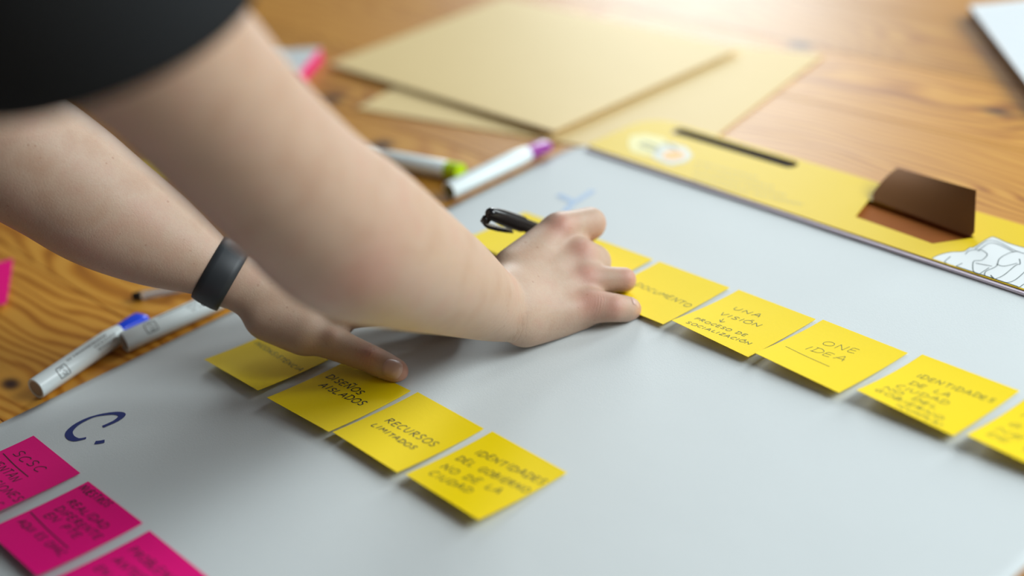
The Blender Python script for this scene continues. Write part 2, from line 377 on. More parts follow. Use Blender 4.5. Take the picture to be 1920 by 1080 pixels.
def skin_material():
    m = mat('skin', lin(222, 184, 160), 0.5)
    t = NT(m)
    tc = t.n('ShaderNodeTexCoord')
    at_ = t.n('ShaderNodeAttribute'); at_.attribute_name = 'flush'
    n1 = t.noise(tc.outputs['Object'], 38.0, 3.0)
    n2 = t.noise(tc.outputs['Object'], 420.0, 3.0, 0.65)
    c = t.ramp(n1, [(0.3, lin(184, 152, 129)), (0.5, lin(190, 162, 140)), (0.7, lin(189, 155, 134))])
    c = t.mix(t.math('MULTIPLY', at_.outputs['Fac'], 0.46), c, lin(204, 128, 116))
    v = t.n('ShaderNodeTexVoronoi'); v.inputs['Scale'].default_value = 130.0
    t.link(tc.outputs['Object'], v.inputs['Vector'])
    gate = t.math('GREATER_THAN', t.noise(tc.outputs['Object'], 60.0, 1.0), 0.55)
    fr = t.math('MULTIPLY', t.math('LESS_THAN', v.outputs['Distance'], 0.13), gate)
    c = t.mix(t.math('MULTIPLY', fr, 0.30), c, lin(140, 88, 66))
    c = t.mix(t.math('MULTIPLY', t.math('SUBTRACT', n2, 0.45), 0.35), c, lin(164, 108, 90))
    t.link(c, t.b.inputs['Base Color'])
    t.b.inputs['Subsurface Weight'].default_value = 0.22
    t.b.inputs['Subsurface Radius'].default_value = (1.0, 0.35, 0.2)
    t.b.inputs['Subsurface Scale'].default_value = 0.006
    t.b.inputs['Specular IOR Level'].default_value = 0.35
    w_ = t.noise(tc.outputs['Object'], 700.0, 3.0, 0.7)
    hsum = t.math('ADD', w_, t.math('MULTIPLY', n1, 0.6))
    # skin folds over the thumb joint, the wrist and the little finger knuckle
    sp = t.n('ShaderNodeSeparateXYZ'); t.link(tc.outputs['Object'], sp.inputs[0])
    for c0_, c1_, rad_, per, amt in CREASE:
        axv = (Vector(c1_) - Vector(c0_)).normalized()
        dxyz = [t.math('SUBTRACT', sp.outputs[i], c0_[i]) for i in range(3)]
        r2 = t.math('ADD', t.math('ADD', t.math('POWER', dxyz[0], 2.0), t.math('POWER', dxyz[1], 2.0)), t.math('POWER', dxyz[2], 2.0))
        dt = t.math('ADD', t.math('ADD', t.math('MULTIPLY', dxyz[0], axv.x), t.math('MULTIPLY', dxyz[1], axv.y)), t.math('MULTIPLY', dxyz[2], axv.z))
        dt = t.math('ADD', dt, t.math('MULTIPLY', t.math('SUBTRACT', t.noise(tc.outputs['Object'], 160.0, 2.0), 0.5), per * 1.6))
        mask = t.math('MULTIPLY', t.math('EXPONENT', t.math('MULTIPLY', r2, -1.0 / (rad_ * rad_))), t.math('EXPONENT', t.math('MULTIPLY', t.math('POWER', dt, 2.0), -1.0 / (per * per * 2.5))))
        wv = t.math('POWER', t.math('ABSOLUTE', t.math('SINE', t.math('MULTIPLY', dt, math.pi / per))), 0.5)
        hsum = t.math('ADD', hsum, t.math('MULTIPLY', t.math('MULTIPLY', wv, mask), amt))
    t.bump(hsum, 0.20, 0.0012)
    return m
M_SKIN = skin_material()
M_NAIL = mat('nail', lin(206, 166, 152), 0.34, Subsurface_Weight=0.15)

# ------------------------------------------------------------------ floor and table
fl = bmobj('floor', box_bm(-4, 4, -3.5, 4.5, -0.80, -0.75), M_FLOOR)
fl['kind'] = 'structure'
fl['label'] = 'plain grey floor of the room under the table'
TX0, TX1, TY0, TY1 = -2.0, 0.95, -0.64, 1.28
table = empty('wooden_table', (-0.5, 0.3, -0.75))
tag(table, 'large honey-coloured pine table with knots and long grain under everything', 'table')
def under(o, p):
    o.parent = p
    o.matrix_parent_inverse = Matrix.Translation(-p.location) if p.rotation_euler.z == 0 else p.matrix_world.inverted()
rnd = random.Random(5)
y = TY0
k = 0
PW = [0.137, 0.128, 0.141, 0.132, 0.139, 0.130, 0.136, 0.142, 0.129, 0.138, 0.133, 0.140, 0.131, 0.164]
for wdt in PW:
    bm = box_bm(TX0, TX1, y + 0.00015, y + wdt - 0.00015, -0.030, 0.0, 0.0007, 1)
    o = bmobj('plank', bm, M_WOOD, None)
    under(o, table)
    y += wdt; k += 1
TY1 = y
for (x0, x1, y0, y1) in ((TX0 + .06, TX1 - .06, TY0 + .06, TY0 + .085), (TX0 + .06, TX1 - .06, TY1 - .085, TY1 - .06)):
    under(bmobj('apron', box_bm(x0, x1, y0, y1, -.12, -.0305, .002), M_WOOD), table)
for sx in (TX0 + .05, TX1 - .12):
    for sy in (TY0 + .0855, TY1 - .1555):
        under(bmobj('leg', box_bm(sx, sx + .07, sy, sy + .07, -.75, -.0305, .003), M_WOOD), table)

# ------------------------------------------------------------------ flip chart sheet
def grid_slab(nx, ny, fn, th):
    """thin sheet with thickness; fn(i/nx, j/ny) -> top point; returns verts, faces"""
    V = []; Fc = []
    for s in (0, 1):
        for j in range(ny + 1):
            for i in range(nx + 1):
                p = Vector(fn(i / nx, j / ny)); p.z -= th * s
                V.append(p)
    n = (nx + 1) * (ny + 1)
    def a(i, j, s): return s * n + j * (nx + 1) + i
    for j in range(ny):
        for i in range(nx):
            Fc.append((a(i, j, 0), a(i + 1, j, 0), a(i + 1, j + 1, 0), a(i, j + 1, 0)))
            Fc.append((a(i, j, 1), a(i, j + 1, 1), a(i + 1, j + 1, 1), a(i + 1, j, 1)))
    for i in range(nx):
        Fc.append((a(i, 0, 0), a(i, 0, 1), a(i + 1, 0, 1), a(i + 1, 0, 0)))
        Fc.append((a(i, ny, 0), a(i + 1, ny, 0), a(i + 1, ny, 1), a(i, ny, 1)))
    for j in range(ny):
        Fc.append((a(0, j, 0), a(0, j + 1, 0), a(0, j + 1, 1), a(0, j, 1)))
        Fc.append((a(nx, j, 0), a(nx, j, 1), a(nx, j + 1, 1), a(nx, j + 1, 0)))
    return V, Fc

SX0, SX1, SY0, SY1 = -0.166, 0.494, -0.605, 0.246
def sheet_z(x, y):
    return 0.0016 + 0.0005 * noise.noise(Vector((x * 7, y * 5, 0.3))) + 0.0003 * noise.noise(Vector((x * 18, y * 14, 2.0)))
def sheet_pt(u, v):
    x = SX0 + (SX1 - SX0) * u; yy = SY0 + (SY1 - SY0) * v
    # soft round corner at the top left
    cx, cy, r = SX0 + .03, SY1 - .03, .03
    if x < cx and yy > cy:
        d = Vector((x - cx, yy - cy)); mx_ = max(abs(d.x), abs(d.y))
        if d.length > 0: d *= mx_ / d.length
        x, yy = cx + d.x, cy + d.y
    return (x, yy, sheet_z(x, yy))
V, Fc = grid_slab(70, 90, sheet_pt, 0.0006)
sheet = pydata('flip_chart_sheet', V, Fc, M_SHEET)
for p in sheet.data.polygons: p.use_smooth = abs(p.normal.z) > .9
tag(sheet, 'large white flip chart sheet lying flat under the sticky notes', 'paper')
def on_sheet(x, y): return Vector((x, y, sheet_z(x, y) + 0.0003))
CPTS = [(-0.0932, -0.3284), (-0.0926, -0.3175), (-0.0961, -0.3109), (-0.1039, -0.3142), (-0.1123, -0.3259), (-0.1133, -0.3386), (-0.1087, -0.3481), (-0.101, -0.3512), (-0.0936, -0.3497), (-0.0895, -0.344)]
V, Fc = [], []
nib = lambda dx, dy: 0.0016 + 0.0042 * abs(dx * 0.55 - dy * -0.15 + 0.0) if True else 0
ribbon([smooth_line(CPTS, 8)], lambda dx, dy: 0.0022 + 0.0042 * abs(dx * 0.80 - dy * 0.35), V, Fc, on_sheet)
ribbon([[(-0.0782, -0.3425), (-0.0755, -0.3395), (-0.0740, -0.3368)]], 0.0042, V, Fc, on_sheet)
o = pydata('marker_letter', V, Fc, M_BLUEINK, sheet); o['label'] = 'letter C and a dot in dark blue marker'
V, Fc = [], []
TP = [(-0.0962, 0.1442), (-0.0841, 0.1425), (-0.073, 0.1429), (-0.0728, 0.1539), (-0.0751, 0.1689)]
ribbon([smooth_line(TP, 6), smooth_line([(-0.055, 0.105), (-0.0615, 0.117), (-0.0681, 0.13), (-0.073, 0.1429)], 6)], 0.0062, V, Fc, on_sheet)
o = pydata('marker_letter', V, Fc, mat('faint_blue_ink', lin(150, 176, 206), .5), sheet); o['label'] = 'blurred pale blue marker letter'

# ------------------------------------------------------------------ flip chart pad header (yellow card)
PA = math.radians(-1.9)
pad = empty('flip_chart_pad_header', (-0.150, 0.2335, 0.0), PA)
tag(pad, 'yellow card header of the flip chart pad with dark slot and brown flap', 'flip chart')
def padl(x, y):
    dx, dy = x + 0.150, y - 0.2335
    c, s = math.cos(PA), math.sin(PA)
    return (c * dx + s * dy, -s * dx + c * dy)
PWID, PDEP, ZT = 0.645, 0.089, 0.0060
def rounded(pts_r):
    out = []
    for (cx, cy, r, a0, a1) in pts_r:
        for i in range(7):
            a = math.radians(a0 + (a1 - a0) * i / 6)
            out.append((cx + r * math.cos(a), cy + r * math.sin(a)))
    return out
outer = rounded([(.004, .004, .004, 270, 180), (.030, PDEP - .030, .030, 180, 90), (PWID - .03, PDEP - .03, .03, 90, 0), (PWID - .004, .004, .004, 0, -90)])
sl0 = padl(-0.100, 0.3095); sl1 = padl(0.052, 0.3015)
sy_ = (sl0[1] + sl1[1]) / 2
slot = rounded([(sl0[0] + .005, sy_, .0072, 270, 90), (sl1[0] - .005, sy_, .0072, 90, -90)])
hole = [padl(0.149, 0.281), padl(0.159, 0.2485), padl(0.238, 0.2425), padl(0.256, 0.266), padl(0.259, 0.270)]
hole.reverse()
def plate_with_holes(name, outer, holes, z0, z1, m, parent):
    bm = bmesh.new()
    edges = []
    for loop in [outer] + holes:
        vs_ = [bm.verts.new((x, y, z1)) for x, y in loop]
        for i in range(len(vs_)):
            edges.append(bm.edges.new((vs_[i], vs_[(i + 1) % len(vs_)])))
    bmesh.ops.triangle_fill(bm, use_beauty=True, use_dissolve=False, edges=edges)
    r = bmesh.ops.extrude_face_region(bm, geom=bm.faces[:])
    for v in r['geom']:
        if isinstance(v, bmesh.types.BMVert): v.co.z = z0
    return bmobj(name, bm, m, parent)
plate_with_holes('yellow_card', outer, [slot, hole], ZT - .0008, ZT, M_BOARD, pad)
inner = [(min(max(x, .001), PWID - .001), (y - .0026 if y < .003 else min(y, PDEP - .004))) for x, y in outer]
hc = (sum(p[0] for p in hole) / 5, sum(p[1] for p in hole) / 5)
hole_w = [(hc[0] + (p[0] - hc[0]) * 1.10, hc[1] + (p[1] - hc[1]) * 1.35) for p in hole]
plate_with_holes('binding', inner, [slot, hole_w], .0026, ZT - .0012, M_BIND, pad)['label'] = 'pale lilac binding under the yellow card'
bm = box_bm(sl0[0] - .004, sl1[0] + .004, sy_ - .0072, sy_ + .0072, .0027, .0030)  # black strip added in place of the shade deep in the slot
bmobj('slot_shade_strip', bm, M_SLOTSHADE, pad)['label'] = 'black strip painted as the shade inside the handle slot'
hx = [p[0] for p in hole]; hy = [p[1] for p in hole]
bmobj('hole_lining', box_bm(min(hx) - .010, max(hx) + .010, min(hy) - .010, max(hy) + .010, .0021, .0025), M_KRAFT2, pad)['label'] = 'brown card seen through the cut opening'
# raised flap, twisted: left side folded back, right side standing up
fb0 = Vector((*padl(0.1495, 0.281), ZT + .0012)); fb1 = Vector((*padl(0.259, 0.268), ZT + .0006))
ft0 = Vector((*padl(0.149, 0.322), 0.020)); ft1 = Vector((*padl(0.247, 0.2885), 0.0370))
def flap_pt(u, v):
    e = fb0.lerp(fb1, u).lerp(ft0.lerp(ft1, u), v)
    e.z += 0.003 * math.sin(math.pi * v) * (1 - .4 * u)
    return e
V = []; Fc = []
nrm = ((fb1 - fb0).cross(ft0 - fb0)).normalized()
for s in (0, 1):
    for j in range(9):
        for i in range(13):
            u = i / 12; v = j / 8
            if v < .12: u = .035 + u * .93
            V.append(flap_pt(u, v) - nrm * (0.0016 * s))
n_ = 13 * 9
for j in range(8):
    for i in range(12):
        a = j * 13 + i
        Fc.append((a, a + 1, a + 14, a + 13)); Fc.append((n_ + a, n_ + a + 13, n_ + a + 14, n_ + a + 1))
def rim(idx):
    for a, b in zip(idx, idx[1:]): Fc.append((a, n_ + a, n_ + b, b))
rim(list(range(0, 13))); rim(list(range(12, 117, 13))); rim(list(range(116, 103, -1))); rim(list(range(104, -1, -13)))
pydata('flap', V, Fc, M_KRAFT, pad, smooth=False)['label'] = 'brown card flap folded up out of the yellow header'
# printed artwork
def flat_poly(name, pts, z, m, parent):
    bm = bmesh.new()
    vs_ = [bm.verts.new((*padl(*p), z)) for p in pts]
    e = [bm.edges.new((vs_[i], vs_[(i + 1) % len(vs_)])) for i in range(len(vs_))]
    bmesh.ops.triangle_fill(bm, use_beauty=True, edges=e)
    o = bmobj(name, bm, m, parent)
    for p in o.data.polygons:
        if p.normal.z < 0: p.flip()
    return o
def clampfront(pts): return [(x, max(y, 0.2335 + math.tan(PA) * (x + .15) + .0012)) for x, y in pts]
a_ = flat_poly('printed_drawing', clampfront(smooth_line(ART_PATCH, 4)), ZT + .00012, M_PRINTW, pad)
a_['label'] = 'white printed patch with line drawing of people'
V, Fc = [], []
ribbon([smooth_line(clampfront(l), 5) for l in ART_LINES], .0007, V, Fc, lambda x, y: Vector((*padl(x, y), ZT + .00025)))
pydata('drawing_lines', V, Fc, M_PRINTL, a_, smooth=False)
V, Fc = [], []
ribbon([smooth_line(clampfront(ART_PATCH[:11]), 4)], .0006, V, Fc, lambda x, y: Vector((*padl(x, y), ZT + .00025)))
pydata('drawing_outline', V, Fc, M_PRINTL, a_, smooth=False)
h1 = flat_poly('hexagon_emblem', HEX1, ZT + .00012, mat('emblem_pale', lin(226, 214, 130), .5), pad)
h2 = flat_poly('hexagon_emblem', HEX2, ZT + .0002, mat('emblem_grey', lin(206, 206, 190), .5), pad)
flat_poly('orange_shape', HEX3, ZT + .0003, M_PRINTO, h2)
V, Fc = [], []
ribbon([smooth_line(l, 4) for l in HEXMARK], .0026, V, Fc, lambda x, y: Vector((*padl(x, y), ZT + .0004)))
pydata('emblem_marks', V, Fc, mat('emblem_dark', lin(120, 128, 96), .5), h1, smooth=False)
V, Fc = [], []
rnd = random.Random(3)
for (a, b) in MICRO:
    L = math.hypot(b[0] - a[0], b[1] - a[1]); n = int(L / .0022)
    ln = []; lines = []
    for i in range(n + 1):
        t_ = i / n
        px_, py_ = a[0] + (b[0] - a[0]) * t_, a[1] + (b[1] - a[1]) * t_
        ln.append((px_, py_ + (.0016 if i % 2 else -.0016) * rnd.uniform(.5, 1)))
        if rnd.random() < .14:
            lines.append(ln); ln = []
    lines.append(ln)
    ribbon([l for l in lines if len(l) > 1], .0009, V, Fc, lambda x, y: Vector((*padl(x, y), ZT + .0002)))
pydata('small_print', V, Fc, M_PRINTG, pad, smooth=False)['label'] = 'rows of faint grey small print'

# ------------------------------------------------------------------ sticky notes
S = 0.076
def make_note(x, y, ang, lift, m, label, group, texts, ink, cat='sticky note', seed=0, pen=0.0006, curl=0.0, hh=5.0, size=(S, S), z0=None, extra=()):
    rnd = random.Random(seed)
    base = 0.0027 if z0 is None else z0
    root = empty('sticky_note', (x, y, base), math.radians(ang))
    tag(root, label, cat, group)
    W_, H_ = size
    def sf(u, v):   # u right, v down, metres
        t = min(max(v / H_, 0), 1)
        z = lift * t ** 1.7 * (1 + curl * (u / W_ - .5) * 2)
        sh = v - 0.55 * z * z / max(H_, 1e-6) * 2
        return Vector((u, -sh, z))
    V, Fc = grid_slab(12, 14, lambda a, b: sf(a * W_, (1 - b) * H_), 0.00018)
    pydata('note_sheet', V, Fc, m, root, smooth=False)
    lines = []
    for (t, x0, y0, x1, y1, *hl) in texts:
        if t == '_':
            lines.append(smooth_line([(x0 / 1000, -y0 / 1000), ((x0 + x1) / 2000, -(y0 + y1) / 2000 - .0006), (x1 / 1000, -y1 / 1000)], 5))
        else:
            lines += write(t, x0 / 1000, -y0 / 1000, x1 / 1000, -y1 / 1000, (hl[0] if hl else hh) / 1000, rnd)
    lines += [[(p[0] / 1000, -p[1] / 1000) for p in l] for l in extra]
    clip = []
    for l in lines:
        clip.append([(min(max(p[0], .001), W_ - .001), max(min(p[1], -.001), -H_ + .001)) for p in l])
    if clip:
        V, Fc = [], []
        def ink_sf(u, vy):
            q = sf(u, -vy); q.z += 0.00012; return q
        ribbon(clip, pen, V, Fc, ink_sf)
        o = pydata('handwriting', V, Fc, ink, root, smooth=False)
    return root

GN = 'yellow sticky notes in the near row'
GF = 'yellow sticky notes in the far row'
GP = 'pink sticky notes at the front'
make_note(-.1056, -.1567, 1.3, .0062, M_YNOTE, 'yellow sticky note INCONSISTENCIA under the wrist of the left hand', GN,
          [('INCONSISTENCIA', 5.0, 33.3, 73.5, 36.8)], M_INKG, seed=1, hh=4.6, pen=.0006)
make_note(-.0165, -.1563, 2.2, .0062, M_YNOTE, 'yellow sticky note DISEÑOS AISLADOS pressed by the left thumb', GN,
          [('DISEÑOS', 7.0, 27.4, 49.1, 27.5), ('AISLADOS', 13.9, 38.8, 62.8, 37.3)], M_INK, seed=2, hh=6.2, pen=.0010)
make_note(.0651, -.1513, -.5, .0058, M_YNOTE, 'yellow sticky note RECURSOS LIMITADOS in the near row', GN,
          [('RECURSOS', 14.1, 41.0, 66.8, 39.0, 6.4), ('LIMITADOS', 11.9, 51.0, 59.3, 50.6, 4.4)], M_INK, seed=3, hh=7.0, pen=.0008)
make_note(.1484, -.1505, -.5, .0066, M_YNOTE, 'yellow sticky note IDENTIDADES DEL GOBIERNO at the near row end', GN,
          [('IDENTIDADES', 11.8, 26.0, 73.5, 20.5), ('DEL GOBIERNO', 7.8, 39.8, 72.9, 34.2), ('NO DE LA', 9.1, 53.5, 60.9, 47.5), ('CIUDAD', 9.9, 65.0, 46.8, 60.0)], M_INK, seed=4, hh=6.0, pen=.0008)
make_note(-.0945, .1005, .5, .004, M_YNOTE, 'yellow sticky note behind the black pen, leftmost of the far row', GF, [], M_INK, seed=5)
make_note(-.0105, .1000, 0, .004, M_YNOTE, 'yellow sticky note half hidden under the writing hand', GF, [('IDEAS', 20, 46, 50, 45)], M_INKG, seed=6)
make_note(.0729, .1001, -.4, .0026, M_YNOTE, 'yellow sticky note DOCUMENTO touched by the little finger', GF,
          [('DOCUMENTO', 12.8, 42.5, 71.8, 43.7)], M_INKG, seed=7, hh=5.5)
make_note(.1570, .1010, -1.2, .0058, M_YNOTE, 'yellow sticky note UNA VISIÓN with a small arrow in the far row', GF,
          [('UNA', 18.0, 27.6, 41.1, 24.2), ('VISIÓN', 16.4, 41.0, 51.4, 36.5), ('PROCESO DE', 9.0, 60.7, 53.8, 54.5, 3.8), ('SOCIALIZACIÓN', 9.6, 70.5, 64.7, 61.5, 3.8)], M_INKG, seed=8, hh=5.0,
          extra=[[(24, 44), (26, 50)], [(23, 47), (26, 50)], [(28, 47), (26, 50)]], curl=-.3)
make_note(.2377, .1019, -2.0, .0062, M_YNOTE, 'yellow sticky note ONE IDEA with an underline', GF,
          [('ONE', 22.8, 29.5, 48.1, 24.5), ('IDEA', 18.8, 43.5, 49.9, 39.6), ('_', 7.3, 50.5, 48.3, 51.7)], M_INKG, seed=9, hh=7.0, pen=.00045, curl=-.2)
make_note(.3227, .1035, -.8, .0068, M_YNOTE, 'yellow sticky note IDENTIDADES DE LA CIUDAD, second from the right edge', GF,
          [('IDENTIDADES', 14.6, 28.6, 70.5, 23.8), ('DE LA', 16.9, 40.3, 45.9, 36.7), ('CIUDAD', 13.1, 50.7, 50.8, 46.2), ('NO DEL', 9.0, 58.1, 48.7, 56.1, 4.4), ('GOBIERNO', 7.6, 66.0, 59.0, 65.2, 4.4), ('(CUMPLA)', 29.3, 72.4, 63.5, 72.4, 3.6)], M_INKG, seed=10, hh=5.2, pen=.00062, curl=-.3)
make_note(.4070, .1025, -.5, .0068, M_YNOTE, 'yellow sticky note cut off by the right edge of the photo', GF,
          [('INICIO', 8, 28, 60, 24), ('G. DE', 9, 43, 50, 40), ('NECESI', 7, 55, 60, 53), ('DE VIDA', 7, 65, 60, 64)], M_INKG, seed=11, hh=5.2, pen=.00062, curl=-.3)
make_note(-.1258, -.3691, .5, .005, M_PNOTE, 'pink sticky note SCSC with an underline, farthest of the pink notes', GP,
          [('SCSC', 11.2, 22.3, 49.9, 20.4), ('_', 5.0, 26.3, 50.1, 27.4), ('CUENTAN', 3, 39.0, 48.5, 38.2), ('UBICACIONES', 3.5, 52.4, 73.9, 48.0), ('CON TODOS', 8, 66.2, 70.6, 62.0)], M_INKP, seed=12, hh=7.0, pen=.0008)
make_note(-.0354, -.3693, 1.4, .005, M_PNOTE, 'pink sticky note REALIDAD DIFERENTE with a ruled line, middle of the pink notes', GP,
          [('NUESTROS', 3.1, 9.0, 38.9, 7.7), ('REALIDAD', 11.6, 23.0, 60.6, 21.3), ('DIFERENTE', 13.0, 32.4, 67.6, 30.4), ('EN PTE', 14.0, 41.2, 55.3, 39.0), ('_', 3.1, 45.2, 62.8, 47.4), ('AQUI ES OPAC.', 7.5, 57.1, 68.9, 55.7)], M_INKP, seed=13, hh=5.6, pen=.0009)
make_note(.0520, -.3685, .6, .005, M_PNOTE, 'pink sticky note cut off by the bottom edge, nearest of the pink notes', GP,
          [('PROBLEMAS', 8.6, 21.0, 66.6, 19.3), ('ANTES DE', 10.0, 33.4, 64.6, 31.4), ('EN TODO', 9.0, 45.2, 60.3, 43.0)], M_INKP, seed=14, hh=6.0, pen=.0009)
# loose notes on the table
pa, pb = Vector(PINKNOTE[0]), Vector(PINKNOTE[1])
ang = math.degrees(math.atan2((pb - pa).y, (pb - pa).x)) + 90
make_note(pa.x - .076 * math.cos(math.radians(ang)), pa.y - .076 * math.sin(math.radians(ang)), ang, .004, M_PNOTE, 'loose pink sticky note on the bare table at the left edge', None, [], M_INKP, seed=15, size=(.076, (pb - pa).length), z0=.0006)
make_note(-.56, -.028, -8, .003, M_YNOTE, 'yellow sticky note on the table glimpsed between the two arms', None, [], M_INK, seed=16, z0=.0006)

# ------------------------------------------------------------------ envelopes
def make_envelope(c0, rot, L, W_, z, bulge, tiltf, label):
    root = empty('manila_envelope', (c0[0], c0[1], 0), rot)
    tag(root, label, 'envelope', 'manila envelopes on the table')
    def top(u, v):
        b = (math.sin(math.pi * u) * math.sin(math.pi * v)) ** .5 if 0 < u < 1 and 0 < v < 1 else 0
        return Vector((u * L, v * W_, tiltf(u, v) + z + .0012 + bulge * b))
    V, Fc = grid_slab(24, 18, top, 0.0012)
    eb = pydata('envelope_body', V, Fc, M_MANILA, root)
    eb.modifiers.new('edge', 'EDGE_SPLIT').split_angle = math.radians(40)
    # side seam and folded end flap on the upper face
    def strip(name, pts, wd, dz):
        V, Fc = [], []
        ribbon([pts], wd, V, Fc, lambda u, v: top(min(max(u, 0), 1), min(max(v, 0), 1)) + Vector((0, 0, dz)))
        return pydata(name, V, Fc, M_MANILA, root)
    return root, strip
e1, _ = make_envelope((-.46, .177), math.radians(11.5), .42, .30, .0004, .0009, lambda u, v: 0.0, 'lower manila envelope tucked under the flip chart pad')
e2, strip2 = make_envelope((-.607, .243), math.radians(-1.0), .409, .282, .0034, .0012, lambda u, v: .0042 * u ** 1.2 * (1 - .3 * v) + .001 * (1 - v), 'upper manila envelope lying across the other envelope')

# ------------------------------------------------------------------ white notebook, far right
nbx, nby = -0.0405, 0.728
nb = empty('notepad', (nbx, nby, 0), math.radians(-44.7))
tag(nb, 'white ruled notepad with thick page block in the far right corner', 'notepad')
bmobj('back_cover', box_bm(0, .30, 0, .21, .0004, .0022, .0005, 1), M_KRAFT, nb)
bmobj('page_block', box_bm(.001, .299, .001, .209, .0023, .0139, .0006, 1), M_PAGES, nb)
top_pg = bmobj('top_page', box_bm(0, .30, 0, .21, .0140, .0150, .0003, 1), M_PAGE, nb)
V, Fc = [], []
ribbon([[(.02 + .008 * i, .004), (.02 + .008 * i, .206)] for i in range(34)], .0005, V, Fc, lambda x, y: Vector((x, y, .0152)))
pydata('ruled_lines', V, Fc, mat('rule_blue', lin(176, 200, 214), .6), top_pg, smooth=False)

# ------------------------------------------------------------------ pink note block behind the arm
ba, bb = Vector(PINKBLK[0]), Vector(PINKBLK[1])
dirb = (bb - ba); lb = max(dirb.length, .076)
bang = math.atan2(dirb.y, dirb.x)
blk = empty('note_block', (ba.x, ba.y, 0), bang)
tag(blk, 'block of pink notes with a pale top sheet beside the envelopes', 'note block')
bmobj('note_stack', box_bm(0, lb, -.0762, 0, .0006, .0150, .0004, 1), M_PNOTE, blk)
bmobj('top_sheet', box_bm(0, lb, -.0762, .0, .0152, .0158), M_SHEET, blk)['label'] = 'pale top sheet'

# ------------------------------------------------------------------ markers
def lathe(name, prof, m, parent, n=28):
    """revolve (s along x, radius) about the x axis"""
    V = []; Fc = []
    for s, r in prof:
        for i in range(n):
            a = 2 * math.pi * i / n
            V.append((s, r * math.cos(a), r * math.sin(a)))
    for j in range(len(prof) - 1):
        for i in range(n):
            k2 = (i + 1) % n
            Fc.append((j * n + i, j * n + k2, (j + 1) * n + k2, (j + 1) * n + i))
    Fc.append(tuple(range(n))[::-1]); Fc.append(tuple((len(prof) - 1) * n + i for i in range(n)))
    me = bpy.data.meshes.new(name); me.from_pydata(V, [], Fc); me.update()
    o = link_obj(name, me, m, parent, smooth=True)
    me.polygons[-1].use_smooth = False; me.polygons[-2].use_smooth = False
    mod = o.modifiers.new('edge', 'EDGE_SPLIT'); mod.split_angle = math.radians(38)
    return o

def make_marker(base, tip, label, capmat, endmat, L=None, roll=0.0, r=.0088, prints=True, group='markers on the table'):
    a, b = Vector(base), Vector(tip)
    d = b - a; d.z = 0
    L = L or d.length
    root = empty('marker_pen', (a.x, a.y, r + .0003), math.atan2(d.y, d.x))
    tag(root, label, 'marker', group)
    B = L - .026
    lathe('barrel', [(.0012, r * .72), (0, r * .80), (0, r * .96), (.0008, r), (B - .022, r), (B - .012, r * .98), (B - .004, r * .86), (B, r * .80)], M_WHITEP, root)
    lathe('end_plug', [(.0004, r * .76), (.0010, r * .70), (.0011, r * .2)], endmat, root)
    # wedge-shaped coloured end
    V = []; Fc = []
    for s, hw, hh in ((B - .001, r * .72, r * .72), (B + .004, r * .74, r * .72), (L - .006, r * .98, r * .60), (L - .001, r * .96, r * .50), (L, r * .88, r * .42)):
        for i in range(16):
            t = 2 * math.pi * i / 16
            c, s_ = math.cos(t), math.sin(t)
            V.append((s, hw * math.copysign(abs(c) ** .6, c), hh * math.copysign(abs(s_) ** .6, s_)))
    for j in range(4):
        for i in range(16):
            k2 = (i + 1) % 16
            Fc.append((j * 16 + i, j * 16 + k2, (j + 1) * 16 + k2, (j + 1) * 16 + i))
    Fc.append(tuple(range(16))[::-1]); Fc.append(tuple(64 + i for i in range(16)))
    cap = pydata('coloured_tip', V, Fc, capmat, root)
    cap.modifiers.new('edge', 'EDGE_SPLIT').split_angle = math.radians(40)
    if prints:
        rnd = random.Random(int(L * 1e5))
        def wrap(u, v):   # u along, v around (metres)
            t = roll + v / r
            return Vector((u, (r + .00012) * math.sin(t) * -1, (r + .00012) * math.cos(t)))
        V, Fc = [], []
        sq = [(.019, -.0045), (.028, -.0045), (.0285, .0045), (.019, .0045), (.0185, 0), (.019, -.0045)]
        den = []
        for p, q in zip(sq, sq[1:]):
            den += [(p[0] + (q[0] - p[0]) * k / 6, p[1] + (q[1] - p[1]) * k / 6) for k in range(6)]
        ribbon([den, [(.021, -.002), (.0225, .002), (.024, -.001), (.026, .002)], [(.022, .003), (.026, .003)], [(.022, -.003), (.0255, -.0028)]], .0007, V, Fc, wrap)
        for row, (s0, s1) in zip((-.0055, -.002, .0015), ((.032, .075), (.058, .082), (.060, .080))):
            ln = []; lines = []
            n = int((s1 - s0) / .0011)
            for i in range(n):
                ln.append((s0 + (s1 - s0) * i / n, row + (.0009 if i % 2 else -.0009)))
                if rnd.random() < .12: lines.append(ln); ln = []
            lines.append(ln)
            ribbon([l for l in lines if len(l) > 1], .0006 if row > -.005 else .0008, V, Fc, wrap)
        pydata('printed_marks', V, Fc, M_INK, root, smooth=False)['label'] = 'black printed logo and lettering'
    return root
make_marker(*MK_BLUE, 'white marker with bright blue tip on the bare table', M_BLUEP, M_ENDCAP, roll=1.05)
make_marker(*MK_PLAIN, 'white marker with printed barrel poking out below the wristband', M_BLACKP, M_ENDCAP, L=.128, roll=.75)
make_marker(*MK_PURPLE, 'white marker with purple tip beside the flip chart sheet', M_PURPLE, mat('green_end', lin(88, 92, 40), .5), prints=False, r=.0092)
ml = make_marker(MK_LIME[0], MK_LIME[1], 'white marker with lime end half hidden behind the forearm', M_WHITEP, M_LIME, L=.128, prints=False)
for ch in ml.children:
    if ch.name.startswith('barrel'): br = ch
lathe('lime_band', [(-.0002, .0080), (-.0002, .0089), (.016, .0090), (.0165, .0086)], M_LIME, ml)

